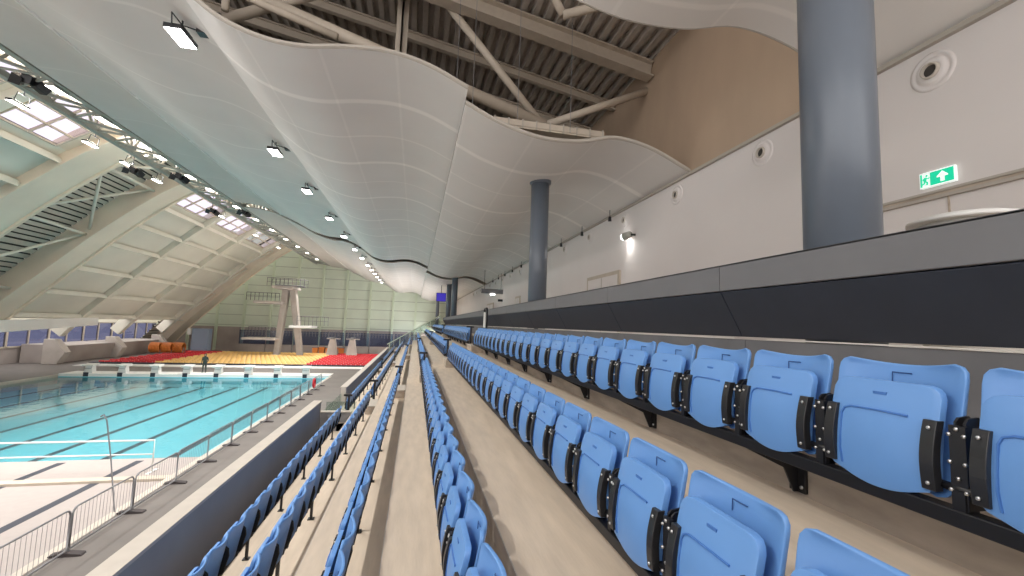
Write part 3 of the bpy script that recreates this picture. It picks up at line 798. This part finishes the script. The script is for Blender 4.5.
# ================================================================== LAMPS
def area(name, loc_, sx, sy, power, col=(1, .97, .93), parent=None, rot=(0, 0, 0), spread=None):
    l = bpy.data.lights.new(name, 'AREA'); l.shape = 'RECTANGLE'; l.size = sx; l.size_y = sy; l.energy = power; l.color = col
    if spread: l.spread = spread
    o = bpy.data.objects.new(name, l); COL.objects.link(o); o.location = loc_; o.rotation_euler = rot
    if parent: o.parent = parent
    return o
YL = [4.2, 10.35, 16.9, 21.7, 27.2, 32.7, 38.4, 43.5, 48.7, 53, 57, 61, 65, 69]  # first lamp is out of view, added to light the near seats
for i, y in enumerate(YL):
    lab = f'bright rectangular floodlight under the pale ceiling, {nth(i + 1)} from the near end'
    t = thing('ceiling_floodlight', lab, 'floodlight', (-5.35, y, 6.05), group='floodlights in a row under the ceiling')
    MB().box(-.17, .17, -.36, .36, .0, .1, m_black).build('housing', t)
    MB().box(-.16, .16, -.34, .34, -.012, .0, m_lamp).build('lens', t)
    MB().tube([(0, -.38, .06), (0, -.42, .3), (0, .42, .3), (0, .38, .06)], .015, m_black, 6).tube([(0, 0, .3), (0, 0, .55)], .02, m_black, 6).build('bracket', t)
    MB().box(.32, .5, -.1, .1, .15, .27, m_black).tube([(.0, 0, .3), (.4, 0, .22)], .015, m_black, 6).build('driver_box', t)
    area('lamp_light', (0, 0, -.03), .3, .7, LAMP_STAND * (1 if y < 40 else .25), parent=t, spread=math.radians(125))
YT = [13.5, 17, 20.7, 23.4, 28.1, 31.5, 34.3, 39, 43.5, 48, 53, 58, 63, 69]
for i, y in enumerate(YT):
    t = thing('truss_floodlight', f'floodlight fixed along the pool truss, {nth(i + 1)} from the near end', 'floodlight', (-14.9, y, 9.02), group='floodlights along the truss')
    MB().box(-.16, .16, -.4, .4, 0, .12, m_truss).build('housing', t)
    MB().box(-.15, .15, -.38, .38, -.012, 0, m_lampt).build('lens', t)
    area('lamp_light', (0, 0, -.03), .3, .7, LAMP_POOL, parent=t, spread=math.radians(96))
for i, (x, y) in enumerate([(-19.4, 24.9), (-19.4, 29.7), (-19.4, 36.5), (-19.4, 33.0), (-19.4, 47.5), (-19.4, 57), (-19.4, 66)]):
    t = thing('arch_floodlight', f'slim lamp hung under the arches beyond the truss, {nth(i + 1)} of those', 'floodlight', (x, y, 9.9), group='lamps hung under the arches')
    MB().box(-.14, .14, -.5, .5, 0, .1, m_black).build('housing', t)
    MB().box(-.13, .13, -.48, .48, -.015, 0, m_lampt).build('lens', t)
    u = MB().box(-.12, .12, -.45, .45, .1, .115, m_lampt).build('roof_fill_lens', t)
    area('roof_fill_light', (-.5, 0, .12), .3, .9, ROOF_FILL, parent=t, rot=(0, math.radians(-125), 0), spread=math.radians(140))  # upward light and glowing top added to brighten the arched roof
    MB().tube([(.12, -.4, .05), (.2, -.35, .5), (.2, .35, .5), (.12, .4, .05)], .02, m_black, 6).tube([(.2, 0, .5), (.2, 0, 2.95)], .025, m_black, 6).build('yoke', t)

for i, (x, y, z, wh) in enumerate([(-15.8, 20.6, 9.3, 'nearest on the truss'), (-16.0, 32.4, 9.3, 'middle one on the truss'), (-18.6, 32.3, 9.4, 'hung beyond the truss by slatted bay'), (-18.0, 42.2, 9.3, 'hung below the far skylights'), (-15.0, 40.8, 9.1, 'beside the dark ceiling slit')]):
    t = thing('loudspeaker', 'black loudspeaker cluster, ' + wh, 'loudspeaker', (x, y, z))
    for k, (dx, dy, dz, r) in enumerate([(0, 0, 0, .3), (.3, .4, -.2, -.4), (-.35, -.2, -.15, .5)]):
        c = MB().prism([(-.22, -.28), (.22, -.22), (.22, .22), (-.22, .28)], 1, -.3, .3, m_black).build('cabinet', t, loc=(dx, dy, dz), bevel=.02); c.rotation_euler = (r, .3, r)
    MB().tube([(0, 0, .2), (0, 0, 4.2 if x < -17 else 2.2)], .04, m_black, 6).build('bracket', t)
    t.scale = (.75, .75, .75)

# wall nozzles
def nozzle():
    t = thing('air_nozzle', '', 'air nozzle', group='round air nozzles along the white wall')
    MB().lathe([(.24, 0), (.24, -.008), (.205, -.02), (.19, -.006), (.17, -.006), (.155, -.03), (.12, -.045), (.1, -.04)], m_wall, axis=0, n=40).build('ring', t)
    c = MB().lathe([(.1, -.04), (.095, -.07), (.078, -.075), (.07, .02)], m_cap, axis=0, n=32).build('throat', t)
    d = MB().lathe([(0, -.035), (.072, -.035)], m_dark, axis=0, n=24).build('opening', t)
    return t
nz_ = None
for i in range(18):
    y = 1.13 + 2.64 * i; lab = f'round air nozzle high on the white wall, {nth(i + 1)} from the near end'
    if nz_ is None: nz_ = nozzle(); nz_.location = (6.0, 3.77, 3.28); nz_['label'] = 'round air nozzle on the white wall just right of the thick column'; continue
    if i == 1: continue
    dup(nz_, (6.0, y, 3.3), label=lab)
# nozzle brackets along the ceiling trim, shaped like small spots on stalks
for i in range(10):
    y = 12.2 + 2.3 * i
    t = thing('nozzle_bracket', f'tiny dark nozzle bracket below the ceiling trim, {nth(i + 1)} past the wall lamp', 'nozzle bracket', (5.75, y, 3.42), group='tiny nozzle brackets under ceiling trim')
    MB().tube([(0, 0, .3), (0, 0, .1)], .012, m_black, 6).build('stalk', t)
    MB().lathe([(0, .1), (.045, .09), (.055, -.05), (0, -.05)], m_black, n=12).build('head', t)
# wall lamp
t = thing('wall_lamp', 'bright cylindrical lamp projecting from the white wall', 'lamp', (5.98, 11.0, 2.72))
MB().tube([(0, 0, 0), (-.12, .05, .0)], .03, m_black, 8).build('arm', t)
MB().lathe([(0, .0), (.1, .0), (.11, .3), (.105, .31)], m_truss, (-.16, .05, 0), 1, 20).build('body', t)
MB().lathe([(0, .305), (.1, .305), (.1, .34), (0, .36)], m_lamp, (-.16, .05, 0), 1, 20).build('lens', t)
area('wall_lamp_light', (-.16, .43, -.02), .15, .15, LAMP_WALL, parent=t, rot=(math.radians(-60), 0, 0))

# exit sign
t = thing('exit_sign', 'green running man exit sign with upward arrow on the white wall', 'sign', (5.985, 3.76, 1.94))
MB().box(-.03, .012, -.19, .19, -.1, .1, m_swhite).build('housing', t)
MB().box(-.034, -.03, -.18, .07, -.085, .085, m_sgreen).box(-.034, -.03, .16, .18, -.085, .085, m_sgreen).build('green_field', t)
# (viewed from the pool side the sign reads left to right from +Y to -Y)
def flat(poly, x, m): return MB().add([(x, -p[0], p[1]) for p in poly] + [(x - .003, -p[0], p[1]) for p in poly], [tuple(range(len(poly)))] + [tuple(range(len(poly), 2 * len(poly)))[::-1]] + [(i, (i + 1) % len(poly), len(poly) + (i + 1) % len(poly), len(poly) + i) for i in range(len(poly))], m)
ar = flat([(.065 + a, b) for a, b in [(-.022, -.065), (.022, -.065), (.022, -.005), (.06, -.005), (.06, .01), (0, .068), (-.06, .01), (-.06, -.005), (-.022, -.005)]], -.034, m_swhite)
ar.build('arrow', t)['label'] = 'white upward arrow'
man = MB()
def stroke(p, q, r):
    man.bar((-.033, -p[0], p[1]), (-.033, -q[0], q[1]), r, r, m_sgreen)
cx = -.115
stroke((cx - .002, .03), (cx - .012, -.015), .024); stroke((cx - .012, -.015), (cx + .015, -.035), .014); stroke((cx + .015, -.035), (cx + .008, -.07), .013)
stroke((cx - .012, -.015), (cx - .022, -.045), .014); stroke((cx - .022, -.045), (cx - .045, -.055), .012)
stroke((cx, .03), (cx + .026, .012), .010); stroke((cx + .026, .012), (cx + .038, .026), .009); stroke((cx, .03), (cx - .026, .022), .010); stroke((cx - .026, .022), (cx - .036, .0), .009)
man.lathe([(0, -.034), (.013, -.034), (.013, -.03)], m_sgreen, (0, -cx - .006, .055), 0, 12)
man.build('running_man', t)['label'] = 'green running figure'
t.scale = (1, .93, .93)

# hanging boards and screen far down the concourse
t = thing('hanging_sign', 'long dark hanging sign board far along the concourse', 'sign', (5.25, 30, 2.42))
MB().box(-.8, .8, -.05, .05, -.15, .17, m_lowg).build('board', t)
for x in (-.6, .6): MB().tube([(x, 0, .17), (x, 0, 1.5)], .012, m_black, 6).build('rod', t)
MB().box(-.15, .15, -.12, .05, -.26, -.17, m_lampt).build('lamp', t)
tag(MB().box(6.0 - .35, 5.98, 29.9, 30.0, 1.72, 1.88, m_black).build('small_sign'), 'small dark sign box on the wall past the hanging board', 'sign')
t = thing('information_screen', 'small glowing blue screen hung left of the far columns', 'screen', (2.5, 45, 2.75))
MB().box(-.5, .5, -.05, .05, -.45, .45, m_black).build('casing', t); MB().box(-.46, .46, -.06, -.05, -.41, .41, m_screen).build('display', t)
MB().tube([(0, 0, .45), (0, 0, 1.3)], .03, m_black, 6).build('rod', t)
# white curved counter top behind the near desk
t = thing('round_counter', 'white domed counter top just showing above the desk at right', 'counter', (4.6, 2.72, -.42))
MB().lathe([(0, 1.525), (.15, 1.52), (.28, 1.505), (.38, 1.47), (.38, 1.44), (0, 1.44)], m_white, n=40).build('top', t)
MB().lathe([(.0, 0), (.3, 0), (.3, 1.45), (0, 1.45)], m_white, n=32).build('base', t)

# ================================================================== DIVING END
# training floor with lane ropes
P2Y0, P2Y1 = 51.5, 72.5
struct(MB().box(-32.8, -4.3, P2Y0, P2Y1, DECK, DECK + .05, m_white), 'floor_second_pool', 'white covered second pool beyond the bulkhead', 'floor')
def rope():
    t = thing('lane_rope', '', 'lane rope', group='red and yellow lane ropes across the second pool')
    L = 28.2; r = .10
    for a, b, m, nm in ((0, 5.2, m_red, 'red_floats'), (5.2, 20.5, m_yel, 'yellow_floats'), (20.5, L, m_red, 'red_floats')):
        mb = MB(); x = a
        while x < b - .01:
            x2 = min(x + .55, b); mb.lathe([(.05, x), (r, x + .04), (r, x2 - .06), (.05, x2 - .02)], m, axis=0, n=8); x = x2
        mb.build(nm, t)
    MB().tube([(0, 0, 0), (L, 0, 0)], .04, m_white, 5).build('cable', t)
    return t
rp = None
for i in range(11):
    y = 54.8 + 1.68 * i; lab = f'red and yellow lane rope across second pool, {nth(i + 1)} from the bulkhead'
    if rp is None: rp = rope(); rp.location = (-32.6, y, DECK + .2); rp['label'] = lab
    else: dup(rp, (-32.6, y, DECK + .2), label=lab)
# dark netting line
struct(MB().box(-32.8, -4.3, 53.6, 53.8, DECK + .05, DECK + .22, m_line), 'trim_gutter', 'dark gutter edge between the pools', 'trim')

def rail_part(mb, x0, x1, y, z, h=1.0, n=6, m=None):
    m = m or m_lowg
    mb.tube([(x0, y, z + h), (x1, y, z + h)], .04, m, 5); mb.tube([(x0, y, z + h / 2), (x1, y, z + h / 2)], .025, m, 5)
    for k in range(n + 1): x = x0 + (x1 - x0) * k / n; mb.tube([(x, y, z), (x, y, z + h)], .035, m, 5)
TY = 68
t = thing('diving_tower', 'tall concrete diving tower with two splayed legs and platforms', 'diving tower', (-17.9, TY, DECK))
def tl(x, z): return (x + 17.9, 0, z - DECK)
for xa, xb in ((-19.1, -18.45), (-15.95, -17.55)):
    w0, w1 = .36, .42
    mb = MB().add([(xa + 17.9 - w0, -.5, 0), (xa + 17.9 + w0, -.5, 0), (xa + 17.9 + w0, .5, 0), (xa + 17.9 - w0, .5, 0),
                   (xb + 17.9 - w1, -.6, 9.6), (xb + 17.9 + w1, -.6, 9.6), (xb + 17.9 + w1, .6, 9.6), (xb + 17.9 - w1, .6, 9.6)],
                  [(0, 1, 2, 3), (7, 6, 5, 4), (0, 4, 5, 1), (1, 5, 6, 2), (2, 6, 7, 3), (3, 7, 4, 0)], m_conc2)
    mb.build('leg', t, bevel=.05)
MB().box(-1.6, 1.1, -3.2, 1.2, 9.55, 9.9, m_conc2).box(-1.0, 2.3, -3.6, -1, 9.9, 10.02, m_lowg).build('top_platform', t, bevel=.04)
mb = MB(); rail_part(mb, -2.4, 2.4, -.5, 9.9, 1.1, 9); rail_part(mb, -2.4, 2.4, -2.6, 9.9, 1.1, 9); mb.build('top_railing', t)
MB().box(-4.0, -.5, -2.5, 1, 7.4, 7.75, m_conc2).build('side_platform', t); mb = MB(); rail_part(mb, -5.2, -1.0, -1.5, 7.8, 1.1, 8, m_line); mb.build('side_railing', t)
MB().box(.8, 3.8, -2.6, .8, 4.15, 4.45, m_white).build('side_platform', t); mb = MB(); rail_part(mb, 1.4, 5.6, -1.0, 4.5, 1.3, 8); mb.build('side_railing', t)
MB().box(-5.0, -.9, -2.5, .8, 2.35, 2.65, m_conc2).build('side_platform', t); mb = MB(); rail_part(mb, -4.6, -1.2, -1.5, 2.7, 1.4, 8); mb.build('side_railing', t)
for j, (x0, lab) in enumerate([(-12.0, 'concrete springboard stand, left of the pair beyond the ropes'), (-9.2, 'concrete springboard stand, right of the pair beyond the ropes')]):
    t = thing('springboard_stand', lab, 'springboard', (x0, 70, DECK))
    MB().prism([(-.8, 0), (-.35, 2.6), (.35, 2.6), (.8, 0)], 1, -.5, .5, m_conc2).build('pier', t, bevel=.04)
    MB().box(-.25, .25, -3.5, 1.5, 2.75, 2.83, m_lowg).build('board', t)
    mb = MB(); rail_part(mb, -.8, .8, .4, 2.6, 1.1, 3); mb.build('railing', t)
    MB().box(-1.0, 1.0, .5, .7, 2.5, 2.65, m_conc2).build('crossbar', t)
# far gallery: blue glass screens and railings under the green wall
for i in range(7):
    x0 = -27.0 + i * 3.95
    t = thing('gallery_screen', f'bluish glass screen below the green wall, {nth(i + 1)} from the left', 'screen', (x0, 76.2, DECK), group='bluish screens at base of far wall')
    MB().box(0, 3.8, 0, .05, 1.2, 3.4, m_grille).build('glass', t)
    mb = MB(); rail_part(mb, 0, 3.8, -.1, 2.6, 1.1, 8, m_galv); mb.build('railing', t)
    MB().box(0, 3.8, -.1, .2, 0, 1.2, m_plinth).build('upstand', t)
for i in range(5):
    t = thing('equipment_bin', f'orange equipment bin beside the diving tower, {nth(i + 1)} from the left', 'bin', (-14.9 + i * .95, 72.6, DECK), group='orange bins by the diving tower')
    MB().prism([(-.34, 0), (-.42, 1.05), (.42, 1.05), (.34, 0)], 1, -.35, .35, m_orange).build('body', t, bevel=.03)
    MB().box(-.45, .45, -.38, .38, 1.05, 1.13, m_orange if i % 2 else m_lowg).build('lid', t)
# orange rope reels at far left
for i in range(3):
    t = thing('rope_reel', f'orange lane rope reel by the concrete feet, {nth(i + 1)} from the left', 'reel', (-33.6 + i * 1.15, 67 + i * .4, DECK), group='orange rope reels at the far left')
    mb = MB()
    for k in range(7): mb.tube([(.45 * 0 + -.5 + k * .17, .62 * math.cos(a), .95 + .62 * math.sin(a)) for a in [2 * PI * q / 14 for q in range(14)]], .09, m_orange, 5, closed=True)
    mb.build('wound_rope', t)
    for x in (-.62, .62): MB().tube([(x, -.5, .05), (x, 0, .95), (x, .5, .05)], .05, m_galv, 6).build('stand', t)
t = thing('equipment_cabinet', 'pale blue tall cabinet standing by the last plinth', 'cabinet', (-30.6, 71.8, DECK))
MB().box(-1.1, 1.1, 0, 1.2, 0, 3.5, mat('cabinet_blue', (.25, .31, .42), .6)).build('body', t, bevel=.04); MB().box(-1.6, -1.15, -.2, .2, 2.6, 3.5, m_white).build('control_box', t)

# person at far pool end
def person(x, y, z, lab):
    t = thing('person', lab, 'person', (x, y, z))
    J = {'pel': (0, 0, .95, .15), 'bel': (0, 0, 1.12, .14), 'che': (0, 0, 1.36, .17), 'nec': (0, 0, 1.52, .06), 'hd': (0, -.02, 1.64, .10), 'top': (0, -.01, 1.74, .075),
         'shL': (-.19, 0, 1.42, .065), 'elL': (-.25, .03, 1.15, .048), 'wrL': (-.24, -.08, .92, .035), 'hnL': (-.23, -.11, .84, .035),
         'shR': (.19, 0, 1.42, .065), 'elR': (.26, .02, 1.15, .048), 'wrR': (.23, -.15, .98, .035), 'hnR': (.21, -.22, .95, .035),
         'hpL': (-.09, 0, .88, .10), 'knL': (-.11, -.03, .5, .065), 'anL': (-.12, .02, .1, .045), 'toL': (-.13, -.14, .04, .04),
         'hpR': (.09, 0, .88, .10), 'knR': (.12, -.02, .5, .065), 'anR': (.14, .03, .1, .045), 'toR': (.16, -.13, .04, .04)}
    E_ = [('pel', 'bel'), ('bel', 'che'), ('che', 'nec'), ('nec', 'hd'), ('hd', 'top'), ('che', 'shL'), ('shL', 'elL'), ('elL', 'wrL'), ('wrL', 'hnL'), ('che', 'shR'), ('shR', 'elR'), ('elR', 'wrR'), ('wrR', 'hnR'),
          ('pel', 'hpL'), ('hpL', 'knL'), ('knL', 'anL'), ('anL', 'toL'), ('pel', 'hpR'), ('hpR', 'knR'), ('knR', 'anR'), ('anR', 'toR')]
    K = list(J); me = bpy.data.meshes.new('body'); me.from_pydata([J[k][:3] for k in K], [(K.index(a), K.index(b)) for a, b in E_], [])
    o = bpy.data.objects.new('body', me); COL.objects.link(o); o.parent = t
    o.modifiers.new('skin', 'SKIN'); sd = o.modifiers.new('sub', 'SUBSURF'); sd.levels = 1; sd.render_levels = 2
    for i, k in enumerate(K): me.skin_vertices[0].data[i].radius = (J[k][3],) * 2
    me.skin_vertices[0].data[0].use_root = True
    me.materials.append(m_cloth)
    MB().lathe([(0, 1.77), (.06, 1.76), (.1, 1.70), (.112, 1.64), (.10, 1.6)], m_hair, (0, 0.01, .0), 2, 12).build('hair', t)
    MB().lathe([(0, .085), (.05, .07), (.075, .02), (.07, -.05), (.04, -.1), (0, -.11)], m_skin, (0, -.035, 1.655), 2, 12).build('face', t)
person(-19.1, 46.3, DECK + .06, 'person in dark clothing standing on the white bulkhead')

print('objects', len(bpy.data.objects))
